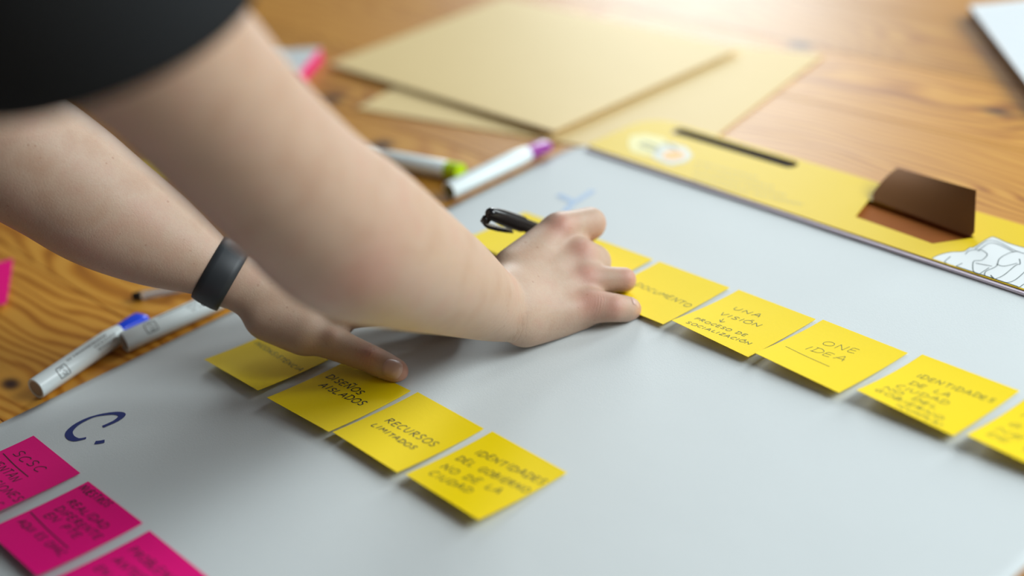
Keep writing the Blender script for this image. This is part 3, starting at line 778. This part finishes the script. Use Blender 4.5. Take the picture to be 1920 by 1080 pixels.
# clear ballpoint under the forearm
a, b = Vector(PEN_CLEAR[0]), Vector(PEN_CLEAR[1])
d = b - a
pen2 = empty('ballpoint_pen', (a.x, a.y, .0043), math.atan2(d.y, d.x))
tag(pen2, 'clear plastic ballpoint with black end plug under the left forearm', 'pen')
lathe('barrel', [(.004, .0028), (.004, .0040), (.128, .0040), (.128, .0028)], M_CLEAR, pen2, 6)
lathe('ink_tube', [(.006, .0012), (.127, .0012)], mat('ink_tube', lin(205, 205, 205), .4), pen2, 10)
lathe('end_plug', [(-.004, .0028), (-.003, .0036), (.0035, .0040), (.0038, .003)], M_BLACKP, pen2, 16)
lathe('cone', [(.1285, .0038), (.142, .0016), (.144, .0006)], M_BLACKP, pen2, 16)

# ------------------------------------------------------------------ black pen in the right hand
PT, PE = Vector((0.0, 0.083, 0.0034)), Vector((0.0205, -0.0285, 0.0868))
dv = (PE - PT); PL = dv.length
pen = empty('felt_pen', PT)
pen.rotation_mode = 'QUATERNION'
xax = dv.normalized()
zax = (Vector((-.45, -.42, -.79)) - xax * xax.dot(Vector((-.45, -.42, -.79)))).normalized()
yax = zax.cross(xax)
pen.rotation_quaternion = Matrix((xax, yax, zax)).transposed().to_quaternion()
tag(pen, 'black pen with clip held upright in the writing hand', 'pen')
lathe('nib', [(0, .0004), (.003, .0007), (.008, .0016)], M_INK, pen, 14)
lathe('barrel', [(.007, .0018), (.012, .0036), (.030, .0050), (.090, .0056), (.096, .0056)], M_BLACKP, pen, 24)
capp = lathe('cap', [(.094, .0060), (.0945, .0066), (PL - .020, .0063), (PL - .009, .0055), (PL - .003, .0046), (PL - .001, .0036), (PL, .0020)], M_BLACKP, pen, 24)
V = []; Fc = []
st = [(PL - .001, .0022, .0050), (PL - .004, .0032, .0102), (PL - .010, .0034, .0112), (PL - .022, .0032, .0108), (PL - .034, .0028, .0096), (PL - .042, .0024, .0084)]
for s, hw, zc in st:
    for (yy_, dz) in ((-hw, -.0007), (hw, -.0007), (hw, .0008), (-hw, .0008)):
        V.append((s, yy_, zc + dz))
for j in range(len(st) - 1):
    for i in range(4):
        k2 = (i + 1) % 4
        Fc.append((j * 4 + i, j * 4 + k2, (j + 1) * 4 + k2, (j + 1) * 4 + i))
Fc.append((3, 2, 1, 0)); Fc.append(tuple(20 + i for i in range(4)))
pydata('clip', V, Fc, M_BLACKP, capp)
bmobj('cap_lug', box_bm(PL - .008, PL - .0015, -.0022, .0022, .002, .0092, .0006, 1), M_BLACKP, capp)

# ------------------------------------------------------------------ person: one continuous body surface from a blended distance field
H = 0.0019
LO = np.array([-0.33, -0.56, 0.0]); HI = np.array([0.33, 0.135, 0.52])
DIM = np.ceil((HI - LO) / H).astype(int)
field = np.zeros(DIM, np.float32)
ax = [(LO[i] + (np.arange(DIM[i]) + 0.5) * H).astype(np.float32) for i in range(3)]

def seg_dist(a, b, ra, rb, n, s, margin):
    """distance to a tapered capsule flattened by s along n, on its local sub-grid"""
    a = np.array(a, np.float32); b = np.array(b, np.float32)
    R_ = max(ra, rb) + margin
    lo = np.minimum(a, b) - R_; hi = np.maximum(a, b) + R_
    i0 = np.clip(np.floor((lo - LO) / H).astype(int), 0, DIM); i1 = np.clip(np.ceil((hi - LO) / H).astype(int), 0, DIM)
    sl = tuple(slice(int(p), int(q)) for p, q in zip(i0, i1))
    if min(i1 - i0) <= 0: return None, sl
    X = ax[0][sl[0]][:, None, None] - a[0]; Y_ = ax[1][sl[1]][None, :, None] - a[1]; Z = ax[2][sl[2]][None, None, :] - a[2]
    d = b - a; L2 = float(d @ d) + 1e-12
    t = np.clip((X * d[0] + Y_ * d[1] + Z * d[2]) / L2, 0, 1)
    vx = X - t * d[0]; vy = Y_ - t * d[1]; vz = Z - t * d[2]
    q = vx * vx + vy * vy + vz * vz
    if n is not None and s != 1.0:
        h_ = vx * n[0] + vy * n[1] + vz * n[2]
        q = q + h_ * h_ * (1 / (s * s) - 1)
    dist = np.sqrt(q) - (ra + (rb - ra) * t)
    return dist, sl

def add_chain(pts, k, normal=None, flats=None):
    margin = 5.0 / k
    n = None if normal is None else np.array(normal, np.float32)
    tmp = np.full(DIM, 9.0, np.float32) if len(pts) > 2 else None
    box = None
    for i in range(len(pts) - 1):
        p, q = pts[i], pts[i + 1]
        s = 1.0 if flats is None else 0.5 * (flats[i] + flats[i + 1])
        dist, sl = seg_dist(p[:3], q[:3], p[3], q[3], n, s, margin)
        if dist is None: continue
        if tmp is None:
            field[sl] += np.exp(-k * np.clip(dist, -0.02, margin))
            return
        tmp[sl] = np.minimum(tmp[sl], dist)
        lo = [x.start for x in sl]; hi = [x.stop for x in sl]
        box = (lo, hi) if box is None else (np.minimum(box[0], lo), np.maximum(box[1], hi))
    sl = tuple(slice(int(p), int(q)) for p, q in zip(*box))
    field[sl] += np.exp(-k * np.clip(tmp[sl], -0.02, margin + .001)) * (tmp[sl] < margin)

def resample(pts, flats, n=10):
    q = smooth_line([tuple(p) + (f_,) for p, f_ in zip(pts, flats)], n)
    return [p[:4] for p in q], [p[4] for p in q]
ND_R = Vector((0.565, -0.10, 0.82)).normalized()
rf = [.66, .70, .74, .84, .90, .95, 1, 1, 1, 1, 1]
rp, rfl = resample(RARM, rf)
add_chain(rp, 260, ND_R, rfl)
ND_L = Vector((0.30, -0.30, 0.90)).normalized()
lf = [.72, .80, .86, .88, .92, .95, .97, 1, 1, 1, 1]
lp, lfl = resample(LARM, lf)
add_chain(lp, 260, ND_L, lfl)
for c in PALM: add_chain(c, 260)
for c in FING: add_chain(c, 620)
for b in BUMP: add_chain([b, b], 420)
# shoulders and chest under the shirt
RS, LS = RARM[-1], LARM[-1]
mid = [(RS[i] + LS[i]) / 2 for i in range(3)]
add_chain([(RS[0], RS[1], RS[2], .055), (mid[0], mid[1] - .03, mid[2] + .01, .075)], 200)
add_chain([(LS[0], LS[1], LS[2], .05), (mid[0], mid[1] - .03, mid[2] + .01, .075)], 200)
# the hands rest on paper: nothing reaches below its surface
zfloor = 0.0036
field[:, :, ax[2] < zfloor - H] = 0.0
field[:, :, 0:1] = 0
field[[0, -1]] = 0; field[:, [0, -1]] = 0; field[:, :, -1] = 0

def surface_nets(f):
    g = np.log(np.maximum(f, 1e-7)).astype(np.float32)   # zero at the surface, positive inside
    ins = g > 0
    d0, d1, d2 = g.shape
    acc = {}
    cellsum = np.zeros((d0 - 1, d1 - 1, d2 - 1), np.int8)
    for dx in (0, 1):
        for dy in (0, 1):
            for dz in (0, 1):
                cellsum += ins[dx:d0 - 1 + dx, dy:d1 - 1 + dy, dz:d2 - 1 + dz]
    act = (cellsum > 0) & (cellsum < 8)
    idx = np.argwhere(act)
    n = len(idx)
    ids = np.full(act.shape, -1, np.int32)
    ids[act] = np.arange(n)
    psum = np.zeros((n, 3)); cnt = np.zeros(n)
    corner = [(a, b, c) for a in (0, 1) for b in (0, 1) for c in (0, 1)]
    vals = {c: g[idx[:, 0] + c[0], idx[:, 1] + c[1], idx[:, 2] + c[2]].astype(float) for c in corner}
    for a in corner:
        for axn in range(3):
            if a[axn] == 0:
                b = list(a); b[axn] = 1; b = tuple(b)
                va, vb = vals[a], vals[b]
                m_ = (va > 0) != (vb > 0)
                t = np.where(m_, va / np.where(m_, va - vb, 1), 0)
                pt = np.tile(np.array(a, float), (n, 1)); pt[:, axn] = t
                psum[m_] += pt[m_]; cnt[m_] += 1
    pos = LO + (idx + psum / cnt[:, None] + 0.5) * H
    quads = []
    for axn in range(3):
        sl0 = [slice(None)] * 3; sl1 = [slice(None)] * 3
        sl0[axn] = slice(0, -1); sl1[axn] = slice(1, None)
        ch = ins[tuple(sl0)] != ins[tuple(sl1)]
        e = np.argwhere(ch)
        u, v = (axn + 1) % 3, (axn + 2) % 3
        e = e[(e[:, u] > 0) & (e[:, v] > 0) & (e[:, u] < ids.shape[u]) & (e[:, v] < ids.shape[v])]
        fwd = ins[e[:, 0], e[:, 1], e[:, 2]]
        def cid(du, dv_):
            c = e.copy(); c[:, u] += du; c[:, v] += dv_
            return ids[c[:, 0], c[:, 1], c[:, 2]]
        q = np.stack([cid(-1, -1), cid(0, -1), cid(0, 0), cid(-1, 0)], 1)
        q[~fwd] = q[~fwd][:, ::-1]
        quads.append(q)
    return pos, np.concatenate(quads)
pos, quads = surface_nets(field)
del field
me = bpy.data.meshes.new('body')
me.vertices.add(len(pos)); me.vertices.foreach_set('co', pos.astype(np.float32).ravel())
me.loops.add(quads.size); me.loops.foreach_set('vertex_index', quads.astype(np.int32).ravel())
me.polygons.add(len(quads)); me.polygons.foreach_set('loop_start', np.arange(0, quads.size, 4, dtype=np.int32))
me.polygons.foreach_set('use_smooth', np.ones(len(quads), bool))
me.update(); me.validate()
flush = np.zeros(len(pos), np.float32)
for rx, ry, rz, rad in RED:
    d2_ = ((pos - np.array([rx, ry, rz])) ** 2).sum(1)
    flush = np.maximum(flush, np.exp(-d2_ / (rad * rad) * 1.0))
at_ = me.attributes.new('flush', 'FLOAT', 'POINT')
at_.data.foreach_set('value', flush)
person = empty('person', (0.05, -0.80, -0.75))
tag(person, 'person in a black T-shirt leaning over the table, writing with the right hand', 'person')
body = link_obj('body', me, M_SKIN, None, smooth=False)
sm = body.modifiers.new('smooth', 'CORRECTIVE_SMOOTH') if False else body.modifiers.new('smooth', 'SMOOTH')
sm.factor = 0.5; sm.iterations = 7
under(body, person)
body['label'] = 'bare arms and hands'
tree = BVHTree.FromPolygons([tuple(p) for p in pos], [tuple(int(i) for i in q) for q in quads])

# fingernails lie on the surface of the fingertips
def make_nail(p, q, L, W_, n, name, up=.0010, edge_up=.0001):
    p, q, n = Vector(p), Vector(q), Vector(n).normalized()
    d = (q - p); d = (d - n * d.dot(n)).normalized()
    s = d.cross(n)
    V = []; Fc = []
    NA, NB = 10, 10
    for j in range(NA + 1):
        for i in range(NB + 1):
            u, v = i / NB * 2 - 1, j / NA * 2 - 1
            # square to rounded square
            uu = u * math.sqrt(max(0, 1 - 0.36 * v * v)); vv = v * math.sqrt(max(0, 1 - 0.36 * u * u))
            o = p + s * (uu * W_ / 2) + d * (vv * L / 2) + n * .03
            hit = tree.ray_cast(o, -n, .06)
            co = hit[0] if hit[0] is not None else p
            edge = max(abs(u), abs(v))
            V.append(co + n * (up if edge < .99 else edge_up))
    for j in range(NA):
        for i in range(NB):
            a = j * (NB + 1) + i
            Fc.append((a, a + 1, a + NB + 2, a + NB + 1))
    o = pydata(name, V, Fc, M_NAIL)
    under(o, person)
    return o
make_nail(*NAIL[0], (0.66, -0.46, 0.60), 'thumbnail')
make_nail(*NAIL[1], (0.55, 0.05, 0.80), 'fingernail', .0005, -.0006)

# T-shirt: right sleeve, left sleeve and leaning trunk
def frame(d, up):
    d = d.normalized(); s = up.cross(d).normalized(); return d, s, d.cross(s)
def loft(rings, n, V, Fc, close0=False, close1=False):
    base = len(V)
    for (c, a, b) in rings:
        for i in range(n):
            t = 2 * math.pi * i / n
            V.append(c + a * math.cos(t) + b * math.sin(t))
    for j in range(len(rings) - 1):
        for i in range(n):
            k2 = (i + 1) % n
            Fc.append((base + j * n + i, base + j * n + k2, base + (j + 1) * n + k2, base + (j + 1) * n + i))
    if close1: Fc.append(tuple(base + (len(rings) - 1) * n + i for i in range(n)))
    if close0: Fc.append(tuple(base + i for i in range(n))[::-1])
V, Fc = [], []
RSv = Vector(RS[:3]); HEM = Vector(RARM[-2][:3]).lerp(RSv, .36)
dax, s1, s2 = frame(RSv - HEM, Vector((0, 0, 1)))
droop = -(CAM_R * .80 - CAM_U * -.55)
droop = (droop - dax * droop.dot(dax)).normalized()
rings = []
Ls = (RSv - HEM).length
side = droop.cross(dax)
NEAR = 1 if side.dot(CAM_F) < 0 else -1
for t, ra, rb, dr in ((.035, .066, .058, .012), (.0, .069, .060, .013), (-.004, .0705, .0615, .0135), (0, .072, .063, .0135), (.02, .072, .064, .012), (.045, .073, .067, .010), (.07, .075, .070, .007), (max(Ls, .09), .077, .073, .004), (max(Ls, .09) + .03, .074, .072, .002), (max(Ls, .09) + .06, .060, .060, .0)):
    c = HEM + dax * t + droop * dr
    fade = max(0.0, 1 - t / .11) if t > 0 else 1.0
    rings.append((c, droop * ra + dax * (.026 * fade), side * rb + dax * (NEAR * .020 * fade)))
loft(rings, 40, V, Fc, False, True)
HEML = Vector(LARM[-2][:3]).lerp(Vector(LARM[-1][:3]), .25); LSv = Vector(LS[:3])
dl, s1, s2 = frame(LSv - HEML, Vector((0, 0, 1)))
rings = []
for t, ra in ((.03, .058), (0, .060), (0, .064), (.04, .065), (.1, .07), ((LSv - HEML).length, .08), ((LSv - HEML).length + .05, .065)):
    rings.append((HEML + dl * t, s1 * ra, s2 * ra))
loft(rings, 32, V, Fc, False, True)
mc = (RSv + LSv) / 2
xa = (RSv - LSv); xa.z = 0; xa.normalize()
hips = Vector((mc.x - .02, -0.90, 0.12))
tr_ax = (mc + Vector((0, -.02, .02)) - hips)
za = xa.cross(tr_ax.normalized()).normalized()
rings = []
hw = (RSv - LSv).length / 2
for t, a_r, b_r in ((-.10, .165, .115), (0, .17, .12), (.25, .165, .115), (.5, .18, .12), (.75, .20, .115), (.9, hw + .035, .095), (1.0, hw * .85, .08), (1.08, hw * .5, .06), (1.13, .07, .055)):
    rings.append((hips + tr_ax * t, xa * a_r, za * b_r))
loft(rings, 48, V, Fc, True, True)
shirt = pydata('t_shirt', V, Fc, M_SHIRT)
under(shirt, person)
shirt['label'] = 'plain black short-sleeved T-shirt'

# ------------------------------------------------------------------ wristband on the left wrist
c0, c1_, c2 = Vector(lp[10][:3]), Vector(LARM[2][:3]), Vector(lp[30][:3])
dw = (c2 - c0).normalized()
nb_ = (ND_L - dw * ND_L.dot(dw)).normalized(); sb = dw.cross(nb_)
wb = empty('wristband', c1_)
tag(wb, 'matte black rubber wristband around the left wrist', 'wristband')
n = 56
prof = [(-.0115, .0002), (-.0108, .0017), (-.006, .0024), (0, .0026), (.006, .0024), (.0108, .0017), (.0115, .0002)]
def wrist_hit(t, s):
    dirv = sb * math.cos(t) + nb_ * math.sin(t)
    o = c1_ + dw * s + dirv * .08
    h_ = tree.ray_cast(o, -dirv, .08)
    return (h_[0] - (c1_ + dw * s)).dot(dirv) if h_[0] is not None else .028
V = []; Fc = []
TILT = 0.10
rad = [max(wrist_hit(2 * math.pi * i / n, s) for s in (-.009, 0, .009)) for i in range(n)]
rad = [(rad[i - 1] + 2 * rad[i] + rad[(i + 1) % n]) / 4 for i in range(n)]
for s, h_ in prof:
    for i in range(n):
        t = 2 * math.pi * i / n
        V.append((sb * math.cos(t) + nb_ * math.sin(t)) * (rad[i] + .0004 + h_) + dw * s)
m2 = len(prof)
for s, h_ in reversed(prof[1:-1]):
    for i in range(n):
        t = 2 * math.pi * i / n
        V.append((sb * math.cos(t) + nb_ * math.sin(t)) * (rad[i] + .0003) + dw * s)
R_ = m2 + len(prof) - 2
for j in range(R_):
    for i in range(n):
        k2 = (i + 1) % n; j2 = (j + 1) % R_
        Fc.append((j * n + i, j * n + k2, j2 * n + k2, j2 * n + i))
band = pydata('band', V, Fc, M_RUBBER, wb)
bm = bmesh.new(); bm.from_mesh(band.data); bmesh.ops.recalc_face_normals(bm, faces=bm.faces); bm.to_mesh(band.data); bm.free()

# small dark emblem pressed into the band, on the side facing down
best = max(range(3 * n, 4 * n), key=lambda i: (Vector(V[i])).normalized().dot((CAM_R * -.30 - CAM_U * .80 - CAM_F * .55).normalized()))
pe = Vector(V[best]); ne = (pe - dw * pe.dot(dw)).normalized(); te = dw.cross(ne)
EV, EF = [], []
loop_ = [(.0022 * math.cos(a_) * (1 if k_ == 0 else 1) + (-.0022 if k_ == 0 else .0022), .0016 * math.sin(a_)) for k_ in (0, 1) for a_ in [2 * math.pi * i / 14 for i in range(15)]]
ribbon([loop_[:15], loop_[15:]], .0008, EV, EF, lambda u, v: pe + te * u + dw * v + ne * .00025)
pydata('emblem', EV, EF, M_RUBBERLOGO, wb, smooth=False)['label'] = 'small dark emblem'
